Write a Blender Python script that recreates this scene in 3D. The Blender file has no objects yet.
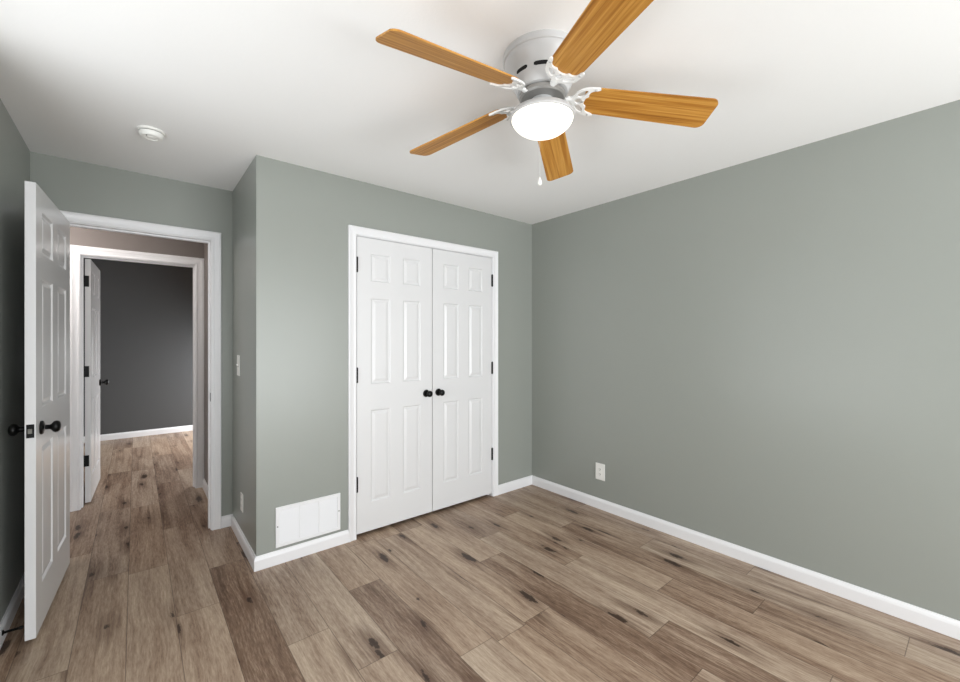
import bpy, bmesh, math, random
from math import sin, cos, pi, radians, atan2, sqrt
from mathutils import Vector, Matrix

SC = bpy.context.scene
COL = SC.collection

# ------------------------------------------------------------------ camera
CAM_H, YAW = 1.3515, radians(39.424)
cd = bpy.data.cameras.new('camera'); cam = bpy.data.objects.new('camera', cd); COL.objects.link(cam)
cd.sensor_width = 36.0; cd.lens = 418.75 / 960 * 36.0; cd.shift_y = -0.0009; cd.clip_start = 0.02
cam.location = (0, 0, CAM_H); cam.rotation_euler = (pi/2, 0, -YAW)
SC.camera = cam

# ------------------------------------------------------------------ colour management, world, lights
SC.view_settings.view_transform = 'Standard'; SC.view_settings.look = 'None'
SC.view_settings.gamma = 1.0; SC.view_settings.use_curve_mapping = False
SC.view_settings.exposure = 0.03

wd = bpy.data.worlds.new('world'); SC.world = wd; wd.use_nodes = True
wd.node_tree.nodes['Background'].inputs[0].default_value = (0.86, 0.93, 1.0, 1)
wd.node_tree.nodes['Background'].inputs[1].default_value = 0.25

def area(name, loc, rot, sx, sy, power, color):
    d = bpy.data.lights.new(name, 'AREA'); d.shape = 'RECTANGLE'; d.size = sx; d.size_y = sy
    d.energy = power; d.color = color
    o = bpy.data.objects.new(name, d); COL.objects.link(o); o.location = loc; o.rotation_euler = rot
    return o
XW = -0.471
PW = dict(rear=112.0, up=46.0, left=15.0, lup=31.0, bowl=1.0, hall=19.0, far=92.0)
# daylight through the wide bedroom window behind the camera: sky light, plus an uplight added to brighten the ceiling
area('daylight_rear_window', (1.40, -2.12, 1.10), (radians(90), 0, 0), 2.7, 2.0, PW['rear'], (0.955, 0.982, 1.0))
area('added_rear_uplight', (1.40, -2.75, 0.25), (radians(128), 0, 0), 2.7, 1.2, PW['up'], (0.955, 0.982, 1.0))
# pair added outside an invented left window, to brighten ceiling, floor and right wall
area('added_left_light', (XW-0.22, 1.3, 1.40), (0, radians(-90), 0), 1.7, 1.9, PW['left'], (0.955, 0.982, 1.0))
area('added_left_uplight', (XW-0.62, 1.3, 0.40), (0, radians(-132), 0), 1.1, 1.9, PW['lup'], (0.955, 0.982, 1.0))
# daylight in the window of the far room, and the lamp of the hall
area('daylight_far_window', (1.86, 6.75, 0.95), (0, radians(46), 0), 1.0, 1.3, PW['far'], (0.97, 0.985, 1.0))
hl = bpy.data.lights.new('hall_lamp', 'POINT'); hl.energy = PW['hall']; hl.color = (1.0, 0.92, 0.88); hl.shadow_soft_size = 0.12
ho = bpy.data.objects.new('hall_lamp', hl); COL.objects.link(ho); ho.location = (-0.70, 4.02, 2.15)

# ------------------------------------------------------------------ materials
def lin(c):
    return tuple(((v/255)/12.92 if v/255 <= 0.04045 else ((v/255+0.055)/1.055)**2.4) for v in c) + (1.0,)

def mat(name, rgb, rough=0.5, metal=0.0, spec=0.5, bump=None, emit=None, coat=0.0):
    m = bpy.data.materials.new(name); m.use_nodes = True
    nt = m.node_tree; b = nt.nodes['Principled BSDF']
    b.inputs['Base Color'].default_value = lin(rgb)
    b.inputs['Roughness'].default_value = rough; b.inputs['Metallic'].default_value = metal
    b.inputs['Specular IOR Level'].default_value = spec
    b.inputs['Coat Weight'].default_value = coat
    tc = nt.nodes.new('ShaderNodeTexCoord')
    nz = nt.nodes.new('ShaderNodeTexNoise')
    nt.links.new(tc.outputs['Object'], nz.inputs['Vector'])
    sc, st, dist = bump or (60.0, 0.03, 0.001)
    nz.inputs['Scale'].default_value = sc; nz.inputs['Detail'].default_value = 3
    bp = nt.nodes.new('ShaderNodeBump'); bp.inputs['Strength'].default_value = st; bp.inputs['Distance'].default_value = dist
    nt.links.new(nz.outputs['Fac'], bp.inputs['Height']); nt.links.new(bp.outputs['Normal'], b.inputs['Normal'])
    if emit:
        b.inputs['Emission Color'].default_value = lin(emit[0]); b.inputs['Emission Strength'].default_value = emit[1]
    return m

SAGE = (151, 155, 149)
M = {}
M['sage'] = mat('sage_wall_paint', SAGE, 0.32, spec=0.5, bump=(220, 0.06, 0.001))
M['hall'] = mat('taupe_hall_paint', (124, 116, 112), 0.5, bump=(220, 0.06, 0.001))
M['slate'] = mat('slate_wall_paint', (82, 83, 84), 0.5, bump=(220, 0.06, 0.001))
M['ceiling'] = mat('white_ceiling_paint', (240, 240, 239), 0.9, spec=0.2, bump=(90, 0.25, 0.002))
M['trim'] = mat('white_trim_paint', (238, 238, 240), 0.35, bump=(120, 0.02, 0.001))
M['door'] = mat('white_door_paint', (226, 226, 227), 0.25, bump=(160, 0.04, 0.001))
M['black'] = mat('black_metal', (5, 5, 5), 0.34, spec=0.25)
M['dark'] = mat('dark_gap', (22, 22, 22), 0.9)
M['fanwhite'] = mat('white_fan_enamel', (196, 196, 196), 0.35)
M['ironwhite'] = mat('white_bracket_enamel', (238, 238, 236), 0.35)
M['fangrey'] = mat('grey_motor_metal', (150, 148, 145), 0.4, metal=0.5)
M['plastic'] = mat('white_plastic', (240, 240, 236), 0.35)
M['brass'] = mat('brushed_screw_metal', (120, 118, 112), 0.35, metal=0.9)
M['glass'] = mat('frosted_glass_bowl', (250, 248, 240), 0.4, emit=((255, 250, 238), PW['bowl']))
M['rubber'] = mat('black_rubber', (18, 18, 18), 0.6)
M['outside'] = mat('white_window_frame', (235, 235, 235), 0.4)

def N(nt, t, **k):
    n = nt.nodes.new(t)
    for a, v in k.items(): setattr(n, a, v)
    return n
def math_node(nt, op, a, b=None, c=None):
    n = N(nt, 'ShaderNodeMath', operation=op)
    for i, v in enumerate((a, b, c)):
        if v is None: continue
        if isinstance(v, (int, float)): n.inputs[i].default_value = v
        else: nt.links.new(v, n.inputs[i])
    return n.outputs[0]
def smooth(nt, x, lo, hi, a=0.0, b=1.0):
    n = N(nt, 'ShaderNodeMapRange', interpolation_type='SMOOTHSTEP')
    nt.links.new(x, n.inputs['Value'])
    for k, v in (('From Min', lo), ('From Max', hi), ('To Min', a), ('To Max', b)): n.inputs[k].default_value = v
    return n.outputs['Result']
def vec_scale(nt, v, s):
    n = N(nt, 'ShaderNodeVectorMath', operation='MULTIPLY'); nt.links.new(v, n.inputs[0]); n.inputs[1].default_value = s
    return n.outputs[0]
def noise(nt, v, scale, detail=4, rough=0.55, dist=0.0):
    n = N(nt, 'ShaderNodeTexNoise'); nt.links.new(v, n.inputs['Vector'])
    n.inputs['Scale'].default_value = scale; n.inputs['Detail'].default_value = detail
    n.inputs['Roughness'].default_value = rough; n.inputs['Distortion'].default_value = dist
    return n.outputs['Fac']
def ramp(nt, x, stops):
    n = N(nt, 'ShaderNodeValToRGB'); nt.links.new(x, n.inputs[0]); cr = n.color_ramp
    while len(cr.elements) < len(stops): cr.elements.new(0.5)
    for e, (p, c) in zip(cr.elements, stops): e.position = p; e.color = lin(c)
    return n.outputs['Color']
def mix(nt, f, a, b, mode='MIX'):
    n = N(nt, 'ShaderNodeMix', data_type='RGBA', blend_type=mode)
    if isinstance(f, (int, float)): n.inputs[0].default_value = f
    else: nt.links.new(f, n.inputs[0])
    for i, v in ((6, a), (7, b)):
        if isinstance(v, tuple): n.inputs[i].default_value = v
        else: nt.links.new(v, n.inputs[i])
    return n.outputs[2]

def floor_material():
    m = bpy.data.materials.new('oak_vinyl_planks'); m.use_nodes = True; nt = m.node_tree
    b = nt.nodes['Principled BSDF']
    uv = N(nt, 'ShaderNodeUVMap', uv_map='plank').outputs[0]         # u across 0..w, v along (metres)
    tone = N(nt, 'ShaderNodeAttribute', attribute_name='tone').outputs['Fac']
    seed = N(nt, 'ShaderNodeAttribute', attribute_name='seed').outputs['Fac']
    sep = N(nt, 'ShaderNodeSeparateXYZ'); nt.links.new(uv, sep.inputs[0])
    cmb = N(nt, 'ShaderNodeCombineXYZ')
    nt.links.new(sep.outputs[0], cmb.inputs[0]); nt.links.new(sep.outputs[1], cmb.inputs[1])
    nt.links.new(math_node(nt, 'MULTIPLY', seed, 40.0), cmb.inputs[2])
    p = cmb.outputs[0]
    # wander the grain sideways
    wob = math_node(nt, 'MULTIPLY', math_node(nt, 'SUBTRACT', noise(nt, vec_scale(nt, p, (2.0, 1.2, 1.0)), 1.0, 2), 0.5), 0.06)
    cmb2 = N(nt, 'ShaderNodeCombineXYZ')
    nt.links.new(math_node(nt, 'ADD', sep.outputs[0], wob), cmb2.inputs[0]); nt.links.new(sep.outputs[1], cmb2.inputs[1])
    nt.links.new(math_node(nt, 'MULTIPLY', seed, 40.0), cmb2.inputs[2]); q = cmb2.outputs[0]
    broad = noise(nt, vec_scale(nt, q, (12, 0.9, 1)), 1.0, 4, 0.6, 0.1)
    streak = noise(nt, vec_scale(nt, q, (55, 1.5, 1)), 1.0, 5, 0.72, 0.0)
    fine = noise(nt, vec_scale(nt, q, (150, 16, 1)), 1.0, 3, 0.75)
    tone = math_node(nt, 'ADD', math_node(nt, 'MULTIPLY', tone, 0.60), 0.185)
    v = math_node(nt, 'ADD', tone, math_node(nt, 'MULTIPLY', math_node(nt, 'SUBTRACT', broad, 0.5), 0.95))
    v = math_node(nt, 'ADD', v, math_node(nt, 'MULTIPLY', math_node(nt, 'SUBTRACT', streak, 0.5), 0.75))
    v = math_node(nt, 'ADD', v, math_node(nt, 'MULTIPLY', math_node(nt, 'SUBTRACT', fine, 0.5), 0.9))
    col = ramp(nt, v, [(0.0, (92, 70, 56)), (0.25, (130, 107, 90)), (0.5, (164, 144, 126)), (0.75, (188, 170, 151)), (1.0, (210, 194, 176))])
    # planks differ a little in hue: some redder, some greyer
    hue = N(nt, 'ShaderNodeTexWhiteNoise', noise_dimensions='1D'); nt.links.new(seed, hue.inputs['W'])
    col = mix(nt, math_node(nt, 'MULTIPLY', hue.outputs['Value'], 0.8), col, (1.05, 0.985, 0.92, 1), 'MULTIPLY')
    # knots: sparse irregular dark eyes, cracked along the grain, inside a broad darker halo
    shift = N(nt, 'ShaderNodeCombineXYZ'); nt.links.new(math_node(nt, 'MULTIPLY', seed, 97.0), shift.inputs[0]); nt.links.new(math_node(nt, 'MULTIPLY', seed, 31.0), shift.inputs[1])
    ka = N(nt, 'ShaderNodeVectorMath', operation='ADD'); nt.links.new(q, ka.inputs[0]); nt.links.new(shift.outputs[0], ka.inputs[1]); kq = ka.outputs[0]
    vo = N(nt, 'ShaderNodeTexVoronoi', voronoi_dimensions='2D'); nt.links.new(vec_scale(nt, kq, (7.0, 2.1, 1)), vo.inputs['Vector']); vo.inputs['Scale'].default_value = 1.0
    sepc = N(nt, 'ShaderNodeSeparateColor'); nt.links.new(vo.outputs['Color'], sepc.inputs[0])
    rough1 = math_node(nt, 'SUBTRACT', noise(nt, vec_scale(nt, kq, (60, 22, 1)), 1.0, 4, 0.7), 0.5)
    ragged = math_node(nt, 'ADD', vo.outputs['Distance'], math_node(nt, 'MULTIPLY', rough1, 0.34))
    size = math_node(nt, 'MULTIPLY', math_node(nt, 'SUBTRACT', sepc.outputs[0], 0.42), 0.24)         # most cells carry none, some a large one
    eye = smooth(nt, math_node(nt, 'SUBTRACT', ragged, size), -0.03, 0.02, 1.0, 0.0)
    eye = math_node(nt, 'MULTIPLY', eye, smooth(nt, sepc.outputs[0], 0.44, 0.50))
    rag2 = math_node(nt, 'ADD', vo.outputs['Distance'], math_node(nt, 'MULTIPLY', math_node(nt, 'SUBTRACT', streak, 0.5), 0.8))
    smear = math_node(nt, 'MULTIPLY', smooth(nt, rag2, 0.05, 0.46, 1.0, 0.0), smooth(nt, sepc.outputs[0], 0.35, 0.75))
    col = mix(nt, math_node(nt, 'MULTIPLY', smear, 0.62), col, lin((92, 66, 50)))
    col = mix(nt, math_node(nt, 'MULTIPLY', eye, 0.88), col, lin((46, 29, 20)))
    # seams
    edge = N(nt, 'ShaderNodeAttribute', attribute_name='width').outputs['Fac']
    du = math_node(nt, 'MINIMUM', sep.outputs[0], math_node(nt, 'SUBTRACT', edge, sep.outputs[0]))
    ln = N(nt, 'ShaderNodeAttribute', attribute_name='length').outputs['Fac']
    dv = math_node(nt, 'MINIMUM', sep.outputs[1], math_node(nt, 'SUBTRACT', ln, sep.outputs[1]))
    seam = smooth(nt, math_node(nt, 'MINIMUM', du, dv), 0.0006, 0.0026, 1.0, 0.0)
    col = mix(nt, math_node(nt, 'MULTIPLY', seam, 0.6), col, lin((60, 42, 32)))
    nt.links.new(col, b.inputs['Base Color'])
    b.inputs['Roughness'].default_value = 0.42; b.inputs['Specular IOR Level'].default_value = 0.35
    bp = N(nt, 'ShaderNodeBump'); bp.inputs['Strength'].default_value = 0.12; bp.inputs['Distance'].default_value = 0.001
    nt.links.new(math_node(nt, 'SUBTRACT', streak, seam), bp.inputs['Height']); nt.links.new(bp.outputs['Normal'], b.inputs['Normal'])
    return m

def oak_material():
    m = bpy.data.materials.new('golden_oak_blade'); m.use_nodes = True; nt = m.node_tree
    b = nt.nodes['Principled BSDF']
    tc = N(nt, 'ShaderNodeTexCoord').outputs['Object']
    inf = N(nt, 'ShaderNodeObjectInfo').outputs['Random']
    off = N(nt, 'ShaderNodeCombineXYZ'); nt.links.new(math_node(nt, 'MULTIPLY', inf, 9.0), off.inputs[0]); nt.links.new(math_node(nt, 'MULTIPLY', inf, 3.0), off.inputs[1])
    ad = N(nt, 'ShaderNodeVectorMath', operation='ADD'); nt.links.new(tc, ad.inputs[0]); nt.links.new(off.outputs[0], ad.inputs[1]); q = ad.outputs[0]
    a = noise(nt, vec_scale(nt, q, (1.6, 70, 1)), 1.0, 3, 0.6, 0.5)
    f = noise(nt, vec_scale(nt, q, (5, 260, 1)), 1.0, 3, 0.6)
    v = math_node(nt, 'ADD', math_node(nt, 'MULTIPLY', a, 0.75), math_node(nt, 'MULTIPLY', f, 0.25))
    col = ramp(nt, v, [(0.30, (132, 82, 26)), (0.43, (170, 114, 44)), (0.54, (192, 138, 62)), (0.70, (214, 164, 88))])
    nt.links.new(col, b.inputs['Base Color']); b.inputs['Roughness'].default_value = 0.45; b.inputs['Specular IOR Level'].default_value = 0.3
    return m
M['floor'] = floor_material(); M['oak'] = oak_material()

# ------------------------------------------------------------------ mesh helpers
class MB:
    def __init__(s): s.v = []; s.f = []
    def add(s, vs, fs):
        o = len(s.v); s.v += [tuple(p) for p in vs]; s.f += [tuple(i+o for i in f) for f in fs]; return s
    def box(s, x0, x1, y0, y1, z0, z1):
        vs = [(x, y, z) for z in (z0, z1) for y in (y0, y1) for x in (x0, x1)]
        return s.add(vs, [(0,2,3,1),(4,5,7,6),(0,1,5,4),(2,6,7,3),(0,4,6,2),(1,3,7,5)])
    def lathe(s, prof, c=(0,0,0), seg=48, axis='z', cap=True):
        """prof: (r, h) pairs; axis: direction of h"""
        vs, fs = [], []
        for r, hh in prof:
            for i in range(seg):
                a = 2*pi*i/seg; p = (r*cos(a), r*sin(a), hh)
                if axis == 'y': p = (p[0], p[2], p[1])
                if axis == 'x': p = (p[2], p[0], p[1])
                vs.append((p[0]+c[0], p[1]+c[1], p[2]+c[2]))
        n = len(prof)
        for j in range(n-1):
            for i in range(seg):
                k = (i+1) % seg; fs.append((j*seg+i, j*seg+k, (j+1)*seg+k, (j+1)*seg+i))
        if cap: fs += [tuple(range(seg))[::-1], tuple((n-1)*seg+i for i in range(seg))]
        return s.add(vs, fs)
    def tube(s, pts, r, seg=8, flat=1.0):
        pts = [Vector(p) for p in pts]; vs, fs = [], []
        for i, p in enumerate(pts):
            t = (pts[min(i+1, len(pts)-1)] - pts[max(i-1, 0)]).normalized()
            up = Vector((0,0,1)) if abs(t.z) < 0.95 else Vector((1,0,0))
            a = t.cross(up).normalized(); b = a.cross(t)
            rr = r[i] if isinstance(r, (list, tuple)) else r
            for k in range(seg):
                g = 2*pi*k/seg; vs.append(p + a*rr*cos(g) + b*rr*sin(g)*flat)
        for i in range(len(pts)-1):
            for k in range(seg):
                m = (k+1) % seg; fs.append((i*seg+k, i*seg+m, (i+1)*seg+m, (i+1)*seg+k))
        fs += [tuple(range(seg))[::-1], tuple((len(pts)-1)*seg+k for k in range(seg))]
        return s.add(vs, fs)
    def extrude(s, prof, p0, p1, out, up=(0,0,1), m0=0.0, m1=0.0):
        """profile points (a along `out`, b along `up`) swept from p0 to p1; m0/m1 mitre: shift of the end per unit of a (m*a along the run)"""
        p0, p1, out, up = Vector(p0), Vector(p1), Vector(out), Vector(up); t = (p1-p0).normalized(); n = len(prof)
        vs = [p0 + out*a + up*b - t*m0*a for a, b in prof] + [p1 + out*a + up*b + t*m1*a for a, b in prof]
        fs = [(i, (i+1) % n, n+(i+1) % n, n+i) for i in range(n)] + [tuple(range(n))[::-1], tuple(range(n, 2*n))]
        return s.add(vs, fs)
    def build(s, name, m, parent=None, smooth_deg=None, bevel=None, loc=None):
        me = bpy.data.meshes.new(name); me.from_pydata(s.v, [], s.f)
        bm = bmesh.new(); bm.from_mesh(me); bmesh.ops.recalc_face_normals(bm, faces=bm.faces); bm.to_mesh(me); bm.free()
        me.materials.append(m)
        return link(name, me, parent, smooth_deg, bevel, loc)
def link(name, me, parent=None, smooth_deg=None, bevel=None, loc=None):
    if smooth_deg:
        me.polygons.foreach_set('use_smooth', [True]*len(me.polygons)); me.set_sharp_from_angle(angle=radians(smooth_deg))
    o = bpy.data.objects.new(name, me); COL.objects.link(o)
    if parent: o.parent = parent
    if loc: o.location = loc
    if bevel:
        b = o.modifiers.new('bevel', 'BEVEL'); b.width = bevel; b.segments = 2; b.limit_method = 'ANGLE'
    return o
def tag(o, label, cat, group=None, kind=None):
    o['label'] = label; o['category'] = cat
    if group: o['group'] = group
    if kind: o['kind'] = kind
    return o
def empty(name, loc=(0,0,0), rz=0.0):
    o = bpy.data.objects.new(name, None); COL.objects.link(o); o.location = loc; o.rotation_euler = (0,0,rz)
    o.empty_display_size = 0.1; return o
def struct(o, label, cat): return tag(o, label, cat, kind='structure')

# ------------------------------------------------------------------ layout (metres; camera stands at x=0, y=0)
H = 2.44
XL, XR = -0.471, 2.880          # bedroom left / right wall
YR, YC, YB = -1.90, 2.734, 3.515  # rear wall, closet front, door wall
XC = 0.547                      # side of the closet
TH = 0.115
YH, YH2, XHR = 4.605, 4.72, 0.487  # hall: far wall (front, back), right wall
YF, XFR, XFL = 7.58, 1.7, -1.6     # far room
D1 = (-0.333, 0.413, 2.06)       # bedroom door opening
D2 = (-0.338, 0.418, 2.032)      # far door opening
DC = (1.160, 2.383, 2.064)       # closet opening

# floor of separate planks -------------------------------------------------
def make_floor():
    W, L = 0.1835, 1.22
    random.seed(11)
    # one butt joint per row (measured) and tones of planks by (row, y of the middle); light partly painted in: left rows raised, right rows lowered
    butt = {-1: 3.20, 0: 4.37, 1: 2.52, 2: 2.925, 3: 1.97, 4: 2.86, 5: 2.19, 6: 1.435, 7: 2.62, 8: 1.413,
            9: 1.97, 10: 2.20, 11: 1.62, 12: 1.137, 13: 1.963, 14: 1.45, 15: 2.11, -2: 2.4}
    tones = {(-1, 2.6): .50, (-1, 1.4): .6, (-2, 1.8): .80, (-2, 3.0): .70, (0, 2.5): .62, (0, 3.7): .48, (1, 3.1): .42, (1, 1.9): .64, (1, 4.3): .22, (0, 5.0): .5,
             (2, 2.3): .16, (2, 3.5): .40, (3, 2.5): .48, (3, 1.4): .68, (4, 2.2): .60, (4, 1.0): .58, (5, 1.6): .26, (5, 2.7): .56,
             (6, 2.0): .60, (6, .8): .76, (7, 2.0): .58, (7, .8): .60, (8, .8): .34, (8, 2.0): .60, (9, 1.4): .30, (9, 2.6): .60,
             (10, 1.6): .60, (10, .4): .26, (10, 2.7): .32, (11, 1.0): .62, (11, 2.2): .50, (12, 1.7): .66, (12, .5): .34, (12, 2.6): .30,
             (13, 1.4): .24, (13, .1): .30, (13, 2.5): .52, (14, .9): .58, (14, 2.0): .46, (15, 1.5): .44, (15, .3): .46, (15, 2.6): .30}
    vs, fs, tn, sd, wd_, ln, uvs = [], [], [], [], [], [], []
    n = -9
    while True:
        x0 = -0.032 + W*n; x1 = x0 + W
        if x0 > 3.1: break
        y = (butt[n] if n in butt else random.uniform(0, L)); y = y - L*math.ceil((y + 2.2)/L)
        while y < 7.75:
            y0, y1 = max(y, -2.02), min(y + L, 7.75)
            if y1 - y0 > 0.01:
                a0, a1 = max(x0, -1.75), min(x1, 3.05)
                if a1 > a0:
                    i = len(vs); vs += [(a0, y0, 0), (a1, y0, 0), (a1, y1, 0), (a0, y1, 0)]; fs.append((i, i+1, i+2, i+3))
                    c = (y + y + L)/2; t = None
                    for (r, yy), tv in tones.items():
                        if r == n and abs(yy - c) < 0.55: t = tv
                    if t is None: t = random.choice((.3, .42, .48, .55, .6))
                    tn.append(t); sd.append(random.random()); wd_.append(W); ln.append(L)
                    uvs += [(a0-x0, y0-y), (a1-x0, y0-y), (a1-x0, y1-y), (a0-x0, y1-y)]
            y += L
        n += 1
    nf = len(fs)
    # underside, so the floor is a slab
    i = len(vs); vs += [(-1.75, -2.02, -.05), (3.05, -2.02, -.05), (3.05, 7.75, -.05), (-1.75, 7.75, -.05)]; fs.append((i+3, i+2, i+1, i))
    tn.append(.5); sd.append(0); wd_.append(W); ln.append(L); uvs += [(0, 0)]*4
    me = bpy.data.meshes.new('floor'); me.from_pydata(vs, [], fs)
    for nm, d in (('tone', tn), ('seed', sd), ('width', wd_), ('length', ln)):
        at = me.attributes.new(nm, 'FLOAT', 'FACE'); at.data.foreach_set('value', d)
    ul = me.uv_layers.new(name='plank'); ul.data.foreach_set('uv', [c for u in uvs for c in u])
    me.materials.append(M['floor'])
    o = bpy.data.objects.new('floor', me); COL.objects.link(o)
    struct(o, 'brown oak plank floor with dark knots running through the doorway', 'floor')
make_floor()

# ceiling and walls ---------------------------------------------------------
struct(MB().box(-1.75, 3.05, -2.02, 7.75, H, H+0.08).build('ceiling', M['ceiling']), 'flat white painted ceiling above the fan', 'ceiling')

def wall(name, mb, m, label): return struct(mb.build(name, M[m]), label, 'wall')
LY0, LY1, LZ0, LZ1 = 0.35, 2.25, 0.50, 2.32  # opening cut for the added left window
wall('wall_left', MB().box(XL-TH, XL, YR-TH, LY0, 0, H).box(XL-TH, XL, LY1, YB, 0, H).box(XL-TH, XL, LY0, LY1, 0, LZ0).box(XL-TH, XL, LY0, LY1, LZ1, H), 'sage', 'narrow sage green wall behind the open white door')
wall('wall_right', MB().box(XR, XR+TH, YR-TH, YB+TH, 0, H), 'sage', 'long bare sage green wall with one low outlet')
# rear wall with its wide window (behind the camera)
WX0, WX1, WZ0, WZ1 = 0.05, 2.75, 0.10, 2.10
wall('wall_rear', MB().box(XL, WX0, YR-TH, YR, 0, H).box(WX1, XR, YR-TH, YR, 0, H).box(WX0, WX1, YR-TH, YR, 0, WZ0).box(WX0, WX1, YR-TH, YR, WZ1, H),
     'sage', 'sage green window wall behind the camera')
def window(name, x0, x1, y0, y1, z0, z1, axis, label):
    b = MB(); w = 0.05
    if axis == 'x':
        b.box(x0, x1, y0, y1, z0, z0+w).box(x0, x1, y0, y1, z1-w, z1).box(x0, x0+w, y0, y1, z0+w, z1-w).box(x1-w, x1, y0, y1, z0+w, z1-w)
        c = (x0+x1)/2; b.box(c-w/2, c+w/2, y0, y1, z0+w, z1-w)
    else:
        b.box(x0, x1, y0, y1, z0, z0+w).box(x0, x1, y0, y1, z1-w, z1).box(x0, x1, y0, y0+w, z0+w, z1-w).box(x0, x1, y1-w, y1, z0+w, z1-w)
        c = (y0+y1)/2; b.box(x0, x1, c-w/2, c+w/2, z0+w, z1-w)
    struct(b.build(name, M['outside']), label, 'window')
window('window_1', WX0, WX1, YR-0.09, YR-0.03, WZ0, WZ1, 'x', 'white framed bedroom window behind the camera')
window('window_added', XL-.09, XL-.03, LY0, LY1, LZ0, LZ1, 'y', 'added unseen white framed window left of the camera')  # invented window, put in so the added left lights can enter
wall('wall_closet_front', MB().box(XC, DC[0]-.018, YC, YC+TH, 0, H).box(DC[1]+.018, XR, YC, YC+TH, 0, H).box(DC[0]-.018, DC[1]+.018, YC, YC+TH, DC[2]+.018, H),
     'sage', 'sage green closet wall around the white double doors')
wall('wall_closet_side', MB().box(XC, XC+TH, YC+TH, YB, 0, H), 'sage', 'narrow sage green return wall beside the bedroom doorway')
wall('wall_back', MB().box(-1.75, D1[0]-.018, YB, YB+TH, 0, H).box(D1[1]+.018, XR, YB, YB+TH, 0, H).box(D1[0]-.018, D1[1]+.018, YB, YB+TH, D1[2]+.018, H),
     'sage', 'sage green wall above and around the bedroom doorway')
wall('wall_hall_right', MB().box(XHR, XHR+TH, YB+TH, YH, 0, H), 'hall', 'sliver of taupe hall wall beyond the doorway')
wall('wall_hall_left', MB().box(-1.75, -1.65, YB+TH, YH, 0, H), 'hall', 'taupe hall end wall hidden by the open door')
wall('wall_hall_far', MB().box(-1.75, D2[0]-.018, YH, YH2, 0, H).box(D2[1]+.018, XFR, YH, YH2, 0, H).box(D2[0]-.018, D2[1]+.018, YH, YH2, D2[2]+.018, H),
     'hall', 'taupe hall wall above the second white doorway')
wall('wall_far', MB().box(XFL, XFR, YF, YF+TH, 0, H), 'slate', 'dark slate wall of the room beyond the hall')
wall('wall_far_left', MB().box(XFL-TH, XFL, YH2, YF, 0, H), 'slate', 'slate wall hidden behind the second open door')
FY0, FY1, FZ0, FZ1 = 6.1, 7.4, 0.30, 1.5
wall('wall_far_right', MB().box(XFR, XFR+TH, YH2, FY0, 0, H).box(XFR, XFR+TH, FY1, YF, 0, H).box(XFR, XFR+TH, FY0, FY1, 0, FZ0).box(XFR, XFR+TH, FY0, FY1, FZ1, H),
     'slate', 'slate window wall of the far room out of view')
window('window_2', XFR+.03, XFR+.09, FY0, FY1, FZ0, FZ1, 'y', 'white framed window of the far room out of view')

# baseboards ----------------------------------------------------------------
BP = [(0, 0), (.014, 0), (.014, .058), (.011, .069), (.007, .075), (.005, .081), (0, .081)]
def base(name, p0, p1, out, label, m0=0.0, m1=0.0):
    struct(MB().extrude(BP, p0, p1, out, m0=m0, m1=m1).build(name, M['trim']), label, 'baseboard')
base('baseboard_right', (XR, YR, 0), (XR, YC, 0), (-1, 0, 0), 'long white baseboard along the bare right wall', 0, -1)
base('baseboard_closet_left', (XC, YC, 0), (1.103, YC, 0), (0, -1, 0), 'white baseboard under the return air grille', 1, 0)
base('baseboard_closet_right', (2.443, YC, 0), (XR, YC, 0), (0, -1, 0), 'short white baseboard between closet doors and room corner', 0, -1)
base('baseboard_closet_side', (XC, YC, 0), (XC, YB, 0), (-1, 0, 0), 'white baseboard on the return wall beside the doorway', 1, -1)
base('baseboard_back', (.476, YB, 0), (XC, YB, 0), (0, -1, 0), 'very short white baseboard between doorway casing and corner', 0, -1)
base('baseboard_left', (XL, YR, 0), (XL, YB, 0), (1, 0, 0), 'white baseboard on the left wall behind the open door', 0, -1)
base('baseboard_rear', (XL, YR, 0), (XR, YR, 0), (0, 1, 0), 'white baseboard under the rear window', -1, -1)
base('baseboard_hall_right', (XHR, YB+TH, 0), (XHR, YH-.018, 0), (-1, 0, 0), 'small glimpse of white baseboard in the hall')
base('baseboard_far', (XFL, YF, 0), (XFR, YF, 0), (0, -1, 0), 'white baseboard along the dark slate far wall')

# door casings and jambs ------------------------------------------------------
def casing_frame(name, x0, x1, zt, y0, y1, w, label, front=True, back=True, right_w=None):
    """jamb lining inside the opening plus moulded casings on the wall faces y0 (front) and y1 (back)"""
    b = MB(); j = .018
    b.box(x0-j, x0, y0, y1, 0, zt+j).box(x1, x1+j, y0, y1, 0, zt+j).box(x0, x1, y0, y1, zt, zt+j)
    prof = [(0, 0), (0, .009), (.004, .012), (.012, .012), (.016, .010), (.040, .014), (.046, .018), (w-.004, .018), (w, .014), (w, 0)]
    for face, s, on in ((y0, -1, front), (y1, 1, back)):
        if not on: continue
        r = .004  # reveal
        def ring(pts_of):
            vs = []
            for a, d in prof: vs.append(pts_of(a, face + s*d))
            return vs
        L0 = ring(lambda a, y: (x0-r-a, y, 0)); L1 = ring(lambda a, y: (x0-r-a, y, zt+r+a))
        R1 = ring(lambda a, y: (x1+r+a, y, zt+r+a)); R0 = ring(lambda a, y: (x1+r+a, y, 0))
        n = len(prof); fs = []
        for q in range(3):
            for i in range(n):
                k = (i+1) % n; fs.append((q*n+i, q*n+k, (q+1)*n+k, (q+1)*n+i))
        fs += [tuple(range(n)), tuple(3*n+i for i in range(n))[::-1]]
        b.add(L0+L1+R1+R0, fs)
    return b
def frame(name, b, label):
    o = b.build(name, M['trim'], smooth_deg=25); return struct(o, label, 'door frame')
b = casing_frame('trim_1', D1[0], D1[1], D1[2], YB, YB+TH, .058, '')
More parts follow.
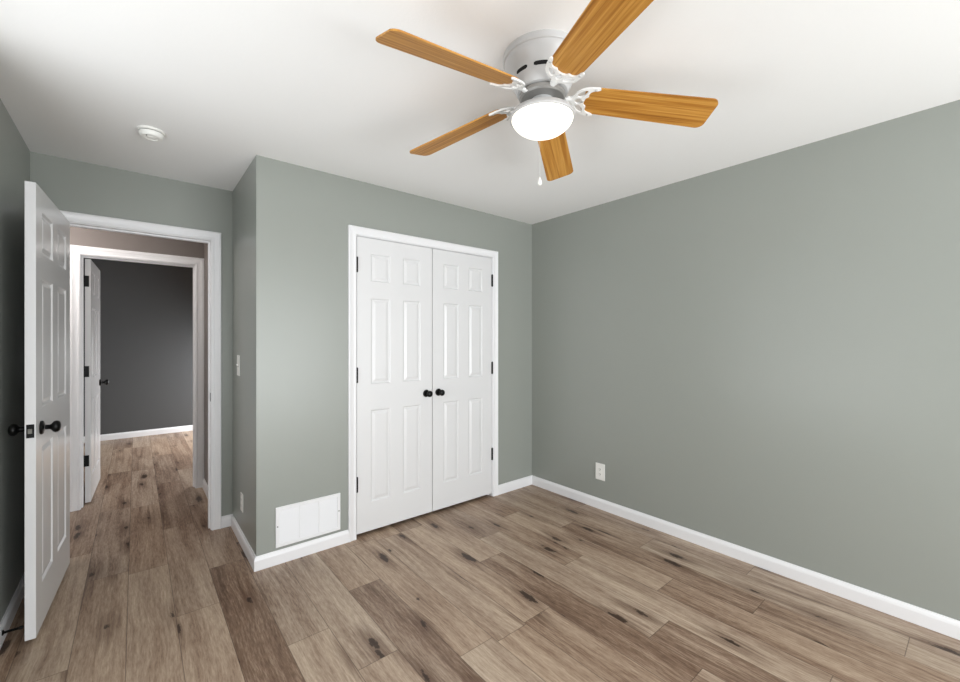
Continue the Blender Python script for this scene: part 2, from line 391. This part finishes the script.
# stop strip the leaf closes against
b.box(D1[1]-.010, D1[1], YB+.040, YB+.075, 0, D1[2]).box(D1[0], D1[0]+.010, YB+.040, YB+.075, 0, D1[2]).box(D1[0]+.010, D1[1]-.010, YB+.040, YB+.075, D1[2]-.010, D1[2])
t1 = frame('trim_1', b, 'white moulded casing around the open bedroom doorway')
MB().box(D1[1]-.0016, D1[1]-.0002, YB+.004, YB+.034, .915, .975).build('strike_plate', M['black'], t1)
b = casing_frame('trim_2', D2[0], D2[1], D2[2], YH, YH2, .067, '')
b.box(D2[1]-.010, D2[1], YH+.045, YH+.078, 0, D2[2]).box(D2[0], D2[0]+.010, YH+.045, YH+.078, 0, D2[2]).box(D2[0]+.010, D2[1]-.010, YH+.045, YH+.078, D2[2]-.010, D2[2])
frame('trim_2', b, 'white moulded casing around the far doorway across the hall')
b = casing_frame('trim_3', DC[0], DC[1], DC[2], YC, YC+TH, .056, '')
b.box(DC[0], DC[0]+.012, YC+.042, YC+.06, 0, DC[2]).box(DC[1]-.012, DC[1], YC+.042, YC+.06, 0, DC[2]).box(DC[0]+.012, DC[1]-.012, YC+.042, YC+.06, DC[2]-.012, DC[2])
frame('trim_3', b, 'white moulded casing around the closet double doors')

# six-panel doors ------------------------------------------------------------
def panel_leaf(w, h, t, stile, mull, rows):
    """leaf in x 0..w, y 0..t, z 0..h, moulded panels on both faces"""
    pw = (w - 2*stile - mull)/2
    xs = [0, stile, stile+pw, stile+pw+mull, w-stile, w]
    zs = [0] + [z for r in rows for z in r] + [h]
    b = MB()
    for side in (0, 1):
        y = 0 if side == 0 else t; sg = 1 if side == 0 else -1
        for i in range(5):
            for j in range(len(zs)-1):
                x0, x1, z0, z1 = xs[i], xs[i+1], zs[j], zs[j+1]
                if i in (1, 3) and j % 2 == 1:
                    rings = [(0, 0), (.004, .0008), (.011, .0085), (.017, .0085), (.034, .0025), (.038, .002)]
                    vs, fs = [], []
                    for ins, dep in rings:
                        yy = y + sg*dep
                        vs += [(x0+ins, yy, z0+ins), (x1-ins, yy, z0+ins), (x1-ins, yy, z1-ins), (x0+ins, yy, z1-ins)]
                    for q in range(len(rings)-1):
                        for k in range(4):
                            m = (k+1) % 4; fs.append((q*4+k, q*4+m, q*4+4+m, q*4+4+k))
                    q = len(rings)-1; fs.append((q*4, q*4+1, q*4+2, q*4+3))
                    b.add(vs, fs)
                else:
                    b.add([(x0, y, z0), (x1, y, z0), (x1, y, z1), (x0, y, z1)], [(0, 1, 2, 3)])
    b.add([(0,0,0),(w,0,0),(w,t,0),(0,t,0),(0,0,h),(w,0,h),(w,t,h),(0,t,h)], [(0,1,2,3),(4,5,6,7),(0,3,7,4),(1,2,6,5)])
    return b
def leaf_obj(name, w, h, t, stile, mull, rows, loc, rz, label, parent=None):
    b = panel_leaf(w, h, t, stile, mull, rows)
    me = bpy.data.meshes.new(name); me.from_pydata(b.v, [], b.f)
    bm = bmesh.new(); bm.from_mesh(me); bmesh.ops.remove_doubles(bm, verts=bm.verts, dist=1e-5)
    bmesh.ops.recalc_face_normals(bm, faces=bm.faces); bm.to_mesh(me); bm.free(); me.materials.append(M['door'])
    o = link(name, me); o.location = loc; o.rotation_euler = (0, 0, rz)
    return struct(o, label, 'door')
ROWS = [(.195, .840), (1.015, 1.620), (1.730, 1.930)]

def knob(parent, x, y, z, s, k=1.0, round_knob=False):
    """black knob pointing along local s*y from face y"""
    prof = [(.0, 0), (.031*k, 0), (.032*k, .004), (.029*k, .009), (.016*k, .012), (.011*k, .016), (.0105*k, .030), (.015*k, .036),
            (.024*k, .042), (.0275*k, .050), (.026*k, .058), (.020*k, .064), (.008*k, .067), (0, .067)]
    ros = prof[:5] + [(0, .012)]; kn = [(0, .012)] + prof[5:]
    o = MB().lathe([(r, s*hh) for r, hh in kn], (0, 0, 0), 28, 'y', cap=False).build('knob', M['black'], parent, 40, loc=(x, y, z))
    r = MB().lathe([(a, s*hh) for a, hh in ros], (0, 0, 0), 28, 'y', cap=False).build('rosette', M['black'], o, 40)
    return o
def hinge(parent, x, y, z, hh=.088, r=.0065, leafs=None):
    b = MB().lathe([(0, -hh/2-.004), (.004, -hh/2-.003), (r, -hh/2), (r, hh/2), (.004, hh/2+.003), (0, hh/2+.004)], (0, 0, 0), 14, 'z', cap=False)
    if leafs: b.box(*leafs)
    return b.build('hinge', M['black'], parent, 40, loc=(x, y, z))

# door_1: bedroom door, swung into the room against the left wall
PX, PY = D1[0]-.006, YB-.022
tilt = math.atan2(0.040, 0.79)
w1 = 0.79
d1 = leaf_obj('door_1', w1, 2.033, .035, .11, .11, ROWS, (PX, PY, .022), -pi/2 - tilt, 'open white six panel bedroom door at the left edge', None)
knob(d1, w1-.085, .035, .925, 1); knob(d1, w1-.085, 0, .925, -1)
MB().box(w1-.0006, w1+.0014, .005, .030, .895, .955).build('latch_plate', M['black'], d1)
MB().box(w1+.0014, w1+.009, .011, .024, .915, .935).build('latch_bolt', M['brass'], d1)
for z in (.25, 1.03, 1.80): hinge(d1, -.004, -.003, z)

# door_2: door of the far room, swung away from us
w2 = 0.752
d2 = leaf_obj('door_2', w2, 2.012, .035, .105, .105, ROWS, (-.288, YH2+.012, .01), radians(88.3), 'white six panel door standing open beyond the hall', None)
# local +x runs away from us, local -y is the face turned to the opening
knob(d2, w2-.062, 0, .935, -1); knob(d2, w2-.062, .035, .935, 1)
for z in (.345, 1.082, 1.828):
    o = hinge(d2, -.004, .040, z, leafs=(-.0035, .0035, -.030, -.0005, -.045, .045))

# closet doors
wl = 0.6058
for nm, x0, lab, kx, hx in (('door_3', DC[0]+.003, 'left white six panel closet door with black knob', wl-.053, -.0015), ('door_4', DC[0]+.003+wl+.0055, 'right white six panel closet door with black knob', .053, wl+.0015)):
    o = leaf_obj(nm, wl, 2.033, .035, .100, .097, ROWS, (x0, YC+.002, .027), 0, lab)
    knob(o, kx, 0, .918, -1, .88)
    for z in (.340, 1.085, 1.840): hinge(o, hx, -.0055, z, .10, .008)

# ------------------------------------------------------------------ ceiling fan
FX, FY = 1.213, 1.097
fan = empty('ceiling_fan', (FX, FY, H))
tag(fan, 'white flush mount ceiling fan with five oak blades and lit bowl', 'ceiling fan')
hous = MB().lathe([(0, 0), (.152, 0), (.152, -.016), (.149, -.021), (.144, -.023), (.143, -.034), (.139, -.040), (.130, -.052), (.120, -.066), (.1145, -.074), (.1145, -.104),
            (.111, -.112), (.101, -.132), (.096, -.138), (.060, -.140), (0, -.140)], seg=72, cap=False).build('motor_housing', M['fanwhite'], fan, 35)
for k in range(9):
    a0 = 2*pi*k/9 + .12; b = MB(); vs, fs = [], []; n = 8
    for i in range(n+1):
        a = a0 + radians(27)*i/n; e = .004 if i in (0, n) else .0075
        for rr, z in ((.1135, -.089-e), (.1149, -.089-e), (.1149, -.089+e), (.1135, -.089+e)): vs.append((rr*cos(a), rr*sin(a), z))
    for i in range(n):
        for c in range(4): fs.append((i*4+c, i*4+(c+1) % 4, i*4+4+(c+1) % 4, i*4+4+c))
    fs += [(0,1,2,3), (n*4+3, n*4+2, n*4+1, n*4)]
    b.add(vs, fs).build('vent_slot', M['dark'], hous)
for k in range(2):
    a = radians(-52 + 14*k); MB().lathe([(0, 0), (.005, 0), (.005, .004), (.003, .006), (0, .006)], (0, 0, 0), 12, 'x', cap=False).build('screw', M['brass'], hous, 40, loc=(.150*cos(a), .150*sin(a), -.009)).rotation_euler = (0, 0, a)
MB().lathe([(0, -.140), (.084, -.140), (.088, -.144), (.088, -.156), (.082, -.162), (.050, -.164), (0, -.164)], seg=60, cap=False).build('flywheel', M['fangrey'], fan, 35)
sw = MB().lathe([(0, -.164), (.044, -.164), (.046, -.168), (.046, -.196), (.040, -.202), (0, -.202)], seg=48, cap=False).build('switch_housing', M['fanwhite'], fan, 35)
for a in (radians(-110), radians(-160), radians(-60)):
    MB().lathe([(0, 0), (.004, 0), (.004, .003), (0, .0035)], (0, 0, 0), 10, 'x', cap=False).build('screw', M['brass'], sw, 40, loc=(.0455*cos(a), .0455*sin(a), -.182)).rotation_euler = (0, 0, a)
pan = MB().lathe([(0, -.196), (.040, -.196), (.072, -.199), (.100, -.206), (.117, -.216), (.124, -.228), (.126, -.234), (.125, -.237), (.119, -.238), (.117, -.232), (0, -.230)], seg=64, cap=False).build('light_pan', M['fanwhite'], fan, 35)
MB().lathe([(.1155, -.231), (.117, -.240), (.114, -.248), (.107, -.258), (.096, -.269), (.082, -.279), (.064, -.287), (.042, -.2925), (.020, -.295), (0, -.2955)], seg=64, cap=False).build('glass_bowl', M['glass'], fan, 60)
# pull chain on the far side of the bowl
cx_, cy_ = .131*sin(YAW+.07), .131*cos(YAW+.07)
pc = MB().tube([(cx_, cy_, -.222), (cx_, cy_, -.41)], .0006, 6).build('pull_chain', M['fanwhite'], fan)
MB().lathe([(0, 0), (.0035, -.002), (.005, -.008), (.0085, -.018), (.0095, -.026), (.007, -.033), (0, -.036)], (cx_, cy_, -.408), 18, cap=False).build('pull_knob', M['plastic'], pc, 50)

def flat_shape(outline, holes, thick):
    cu = bpy.data.curves.new('shape', 'CURVE'); cu.dimensions = '2D'; cu.fill_mode = 'BOTH'; cu.extrude = thick/2; cu.bevel_depth = .0008
    for pts in [outline] + holes:
        s = cu.splines.new('BEZIER'); s.bezier_points.add(len(pts)-1); s.use_cyclic_u = True; s.resolution_u = 5
        for bp_, p in zip(s.bezier_points, pts):
            bp_.co = (p[0], p[1], 0); bp_.handle_left_type = bp_.handle_right_type = 'AUTO'
    o = bpy.data.objects.new('shape_tmp', cu); COL.objects.link(o)
    dg = bpy.context.evaluated_depsgraph_get(); me = bpy.data.meshes.new_from_object(o.evaluated_get(dg))
    bpy.data.objects.remove(o); bpy.data.curves.remove(cu)
    return me
# blade iron: arm + scalloped bracket with cut-outs (x radial, y counter-clockwise)
half = [(.096, .011), (.108, .012), (.118, .020), (.126, .036), (.140, .051), (.162, .061), (.186, .065), (.210, .062), (.204, .056), (.190, .052), (.178, .045), (.173, .033), (.174, .024), (.166, .017), (.163, .008)]
outline = half + [(.162, 0)] + [(x, -y) for x, y in reversed(half)]
holes = [[(.126, .0), (.136, .012), (.150, .010), (.154, 0), (.150, -.010), (.136, -.012)]]
for s in (1, -1):
    holes.append([(.132, s*.022), (.138, s*.037), (.154, s*.049), (.166, s*.050), (.164, s*.036), (.156, s*.024), (.144, s*.018)])
iron_me = flat_shape(outline, holes, .005)
bm = bmesh.new(); bm.from_mesh(iron_me)
arm = MB().tube([(.060, 0, .012), (.078, 0, .004), (.092, 0, -.004), (.104, 0, -.002), (.118, 0, 0)], [.012, .011, .010, .010, .011], 10, .45)
vs = [bm.verts.new(p) for p in arm.v]
for f in arm.f: bm.faces.new([vs[i] for i in f])
bm.to_mesh(iron_me); bm.free(); iron_me.materials.clear(); iron_me.materials.append(M['ironwhite'])
# blade: tapered board with rounded tip corners and a rounded root
def blade_mesh():
    r0, r1, h0, h1 = .158, .660, .060, .071
    pts = []
    def arc(cx, cy, r, a0, a1, n=7):
        for i in range(n+1):
            a = radians(a0 + (a1-a0)*i/n); pts.append((cx + r*cos(a), cy + r*sin(a)))
    arc(r1-.028, h1-.028, .028, 90, 8); arc(r1-.028, -h1+.028, .028, -8, -90)
    arc(r0+.034, -h0+.034, .034, -90, -165); arc(r0+.034, h0-.034, .034, 165, 90)
    n = len(pts); t = .0055
    b = MB(); b.add([(x, y, 0) for x, y in pts] + [(x, y, t) for x, y in pts], [tuple(range(n))[::-1], tuple(range(n, 2*n))] + [(i, (i+1) % n, n+(i+1) % n, n+i) for i in range(n)])
    me = bpy.data.meshes.new('blade'); me.from_pydata(b.v, [], b.f)
    bm = bmesh.new(); bm.from_mesh(me); bmesh.ops.recalc_face_normals(bm, faces=bm.faces); bm.to_mesh(me); bm.free(); me.materials.append(M['oak'])
    return me
blade_me = blade_mesh()
DROOPS, PITCHES = (4.8, 5.4, 6.4, 6.0, 3.4), (17.5, 14.5, 14.5, 14.5, 14.5)
for k in range(5):
    ang = radians(177.5 - 72*k - (3.0 if k == 4 else 0))
    R = Matrix.Rotation(ang, 4, 'Z') @ Matrix.Rotation(radians(DROOPS[k]), 4, 'Y')
    T = Matrix.Translation((0, 0, -.147))
    Mx = T @ R @ Matrix.Rotation(radians(-PITCHES[k]), 4, 'X')
    ir = link('blade_iron', iron_me, fan, 30); ir.matrix_local = Mx
    bl = link('blade', blade_me, fan); bl.matrix_local = Mx @ Matrix.Translation((0, 0, .0034))
    for x, y in ((.192, .058), (.192, -.058), (.158, 0)):
        s = MB().lathe([(0, 0), (.0045, 0), (.0045, -.002), (.002, -.0035), (0, -.0035)], (0, 0, 0), 10, cap=False).build('screw', M['fanwhite'], ir, 40, loc=(x, y, -.003))

# ------------------------------------------------------------------ smoke detector
sd = empty('smoke_detector', (.063, 2.772, H)); tag(sd, 'small round white smoke detector on the ceiling near the doorway', 'smoke detector')
MB().lathe([(0, 0), (.059, 0), (.059, -.006), (.055, -.009), (0, -.009)], seg=48, cap=False).build('mounting_plate', M['plastic'], sd, 35)
MB().lathe([(0, -.009), (.049, -.009), (.049, -.0125), (0, -.0125)], seg=48, cap=False).build('vent_gap', M['dark'], sd, 35)
cv = MB().lathe([(0, -.0125), (.053, -.0125), (.054, -.018), (.050, -.030), (.044, -.035), (.030, -.036), (.028, -.033), (.018, -.033), (.016, -.036), (0, -.036)], seg=48, cap=False).build('cover', M['plastic'], sd, 35)
MB().lathe([(0, -.036), (.0035, -.036), (.003, -.038), (0, -.038)], (-.02, -.028, 0), 12, cap=False).build('test_button', M['dark'], cv, 40)

# ------------------------------------------------------------------ return air grille on the closet wall
GX0, GX1, GZ0, GZ1 = .651, 1.046, .099, .341
gr = empty('return_air_grille', ((GX0+GX1)/2, YC, GZ0)); tag(gr, 'white louvered return air grille low on the closet wall', 'vent grille')
W, Hh = GX1-GX0, GZ1-GZ0
b = MB(); e = .021; y0, y1 = -.009, 0
b.box(-W/2, W/2, y0, y1, 0, e).box(-W/2, W/2, y0, y1, Hh-e, Hh).box(-W/2, -W/2+e, y0, y1, e, Hh-e).box(W/2-e, W/2, y0, y1, e, Hh-e)
sec = (W - 2*e)/3
for k in (1, 2): b.box(-W/2+e+sec*k-.004, -W/2+e+sec*k+.004, y0+.002, y1, e, Hh-e)
b.build('frame', M['trim'], gr, bevel=.002)
MB().box(-W/2+e, W/2-e, -.0012, -.0002, e, Hh-e).build('duct_backing', M['fangrey'], gr)
for k in range(3):
    x0 = -W/2+e+sec*k+(.004 if k else -.001); x1 = -W/2+e+sec*(k+1)-(.004 if k < 2 else -.001); b = MB(); n = 22
    for i in range(n):
        z = e + (Hh-2*e)*(i+.5)/n
        b.add([(x0, -.0065, z-.0052), (x1, -.0065, z-.0052), (x1, -.0015, z+.0044), (x0, -.0015, z+.0044),
               (x0, -.0055, z-.0056), (x1, -.0055, z-.0056), (x1, -.0005, z+.0040), (x0, -.0005, z+.0040)],
              [(0,1,2,3),(7,6,5,4),(0,4,5,1),(3,2,6,7),(0,3,7,4),(1,5,6,2)])
    b.build('louver_bank', M['trim'], gr)
for x in (-W/2+.010, W/2-.010):
    MB().lathe([(0, -.0088), (.0042, -.0088), (.0036, -.0105), (0, -.011)], (x, 0, Hh*.52), 12, 'y', cap=False).build('screw', M['brass'], gr, 40)

# ------------------------------------------------------------------ outlets and switch (local frame: x along the wall, -y out of it)
def plate(name, loc, rz, label, cat, kind, w=.074, h=.118):
    r = empty(name, loc, rz); tag(r, label, cat)
    MB().box(-w/2, w/2, -.0055, -.0002, -h/2, h/2).build('cover_plate', M['plastic'], r, bevel=.0025)
    if kind == 'outlet':
        for dz in (.0195, -.0195):
            o = MB().box(-.0165, .0165, -.0075, -.005, dz-.014, dz+.014).build('receptacle', M['plastic'], r, bevel=.0012)
            MB().box(-.0075, -.0052, -.0078, -.0070, dz-.003, dz+.006).box(.0052, .0075, -.0078, -.0070, dz-.002, dz+.005).box(-.0022, .0022, -.0078, -.0070, dz-.0095, dz-.005).build('socket_slots', M['dark'], o)
        zs = (0,)
    else:
        MB().box(-.0055, .0055, -.0062, -.0050, -.012, .012).build('toggle_slot', M['dark'], r)
        b = MB(); b.add([(-.0045, -.005, -.006), (.0045, -.005, -.006), (.0045, -.005, .008), (-.0045, -.005, .008), (-.0035, -.016, .004), (.0035, -.016, .004), (.0035, -.015, .011), (-.0035, -.015, .011)],
                        [(0,1,2,3),(4,5,6,7),(0,1,5,4),(1,2,6,5),(2,3,7,6),(3,0,4,7)]); b.build('toggle', M['plastic'], r)
        zs = (.030, -.030)
    for z in zs:
        MB().lathe([(0, -.0052), (.0032, -.0052), (.0030, -.0066), (0, -.007)], (0, 0, z), 12, 'y', cap=False).build('screw', M['plastic'], r, 40)
plate('wall_outlet', (XR, 1.982, .297), -pi/2, 'white duplex outlet low on the long right wall', 'outlet', 'outlet', .086, .132)
plate('wall_outlet', (XC, 3.150, .276), -pi/2, 'white duplex outlet low on the narrow wall beside the doorway', 'outlet', 'outlet')
plate('light_switch', (XC, 3.272, 1.178), -pi/2, 'white toggle light switch above the outlet beside the doorway', 'light switch', 'switch', .084, .14)

# ------------------------------------------------------------------ spring door stop on the left baseboard
bx = XL + .0142
ds = empty('door_stop', (bx, 2.775, .055)); tag(ds, 'black rod door stop on the baseboard behind the open door', 'door stop')
MB().lathe([(0, 0), (.011, 0), (.011, .003), (.007, .006), (0, .006)], (0, 0, 0), 16, 'x', cap=False).build('base', M['black'], ds, 40)
b = MB(); vs = []
pts = [(.006 + .048*i/120, .0045*cos(i*.9), .0045*sin(i*.9)) for i in range(121)]
b.tube(pts, .0014, 6).tube([(.004, 0, 0), (.054, 0, 0)], .003, 8).build('spring', M['black'], ds, 40)
MB().lathe([(0, .052), (.007, .052), (.0075, .056), (.006, .064), (0, .066)], (0, 0, 0), 16, 'x', cap=False).build('rubber_tip', M['rubber'], ds, 40)
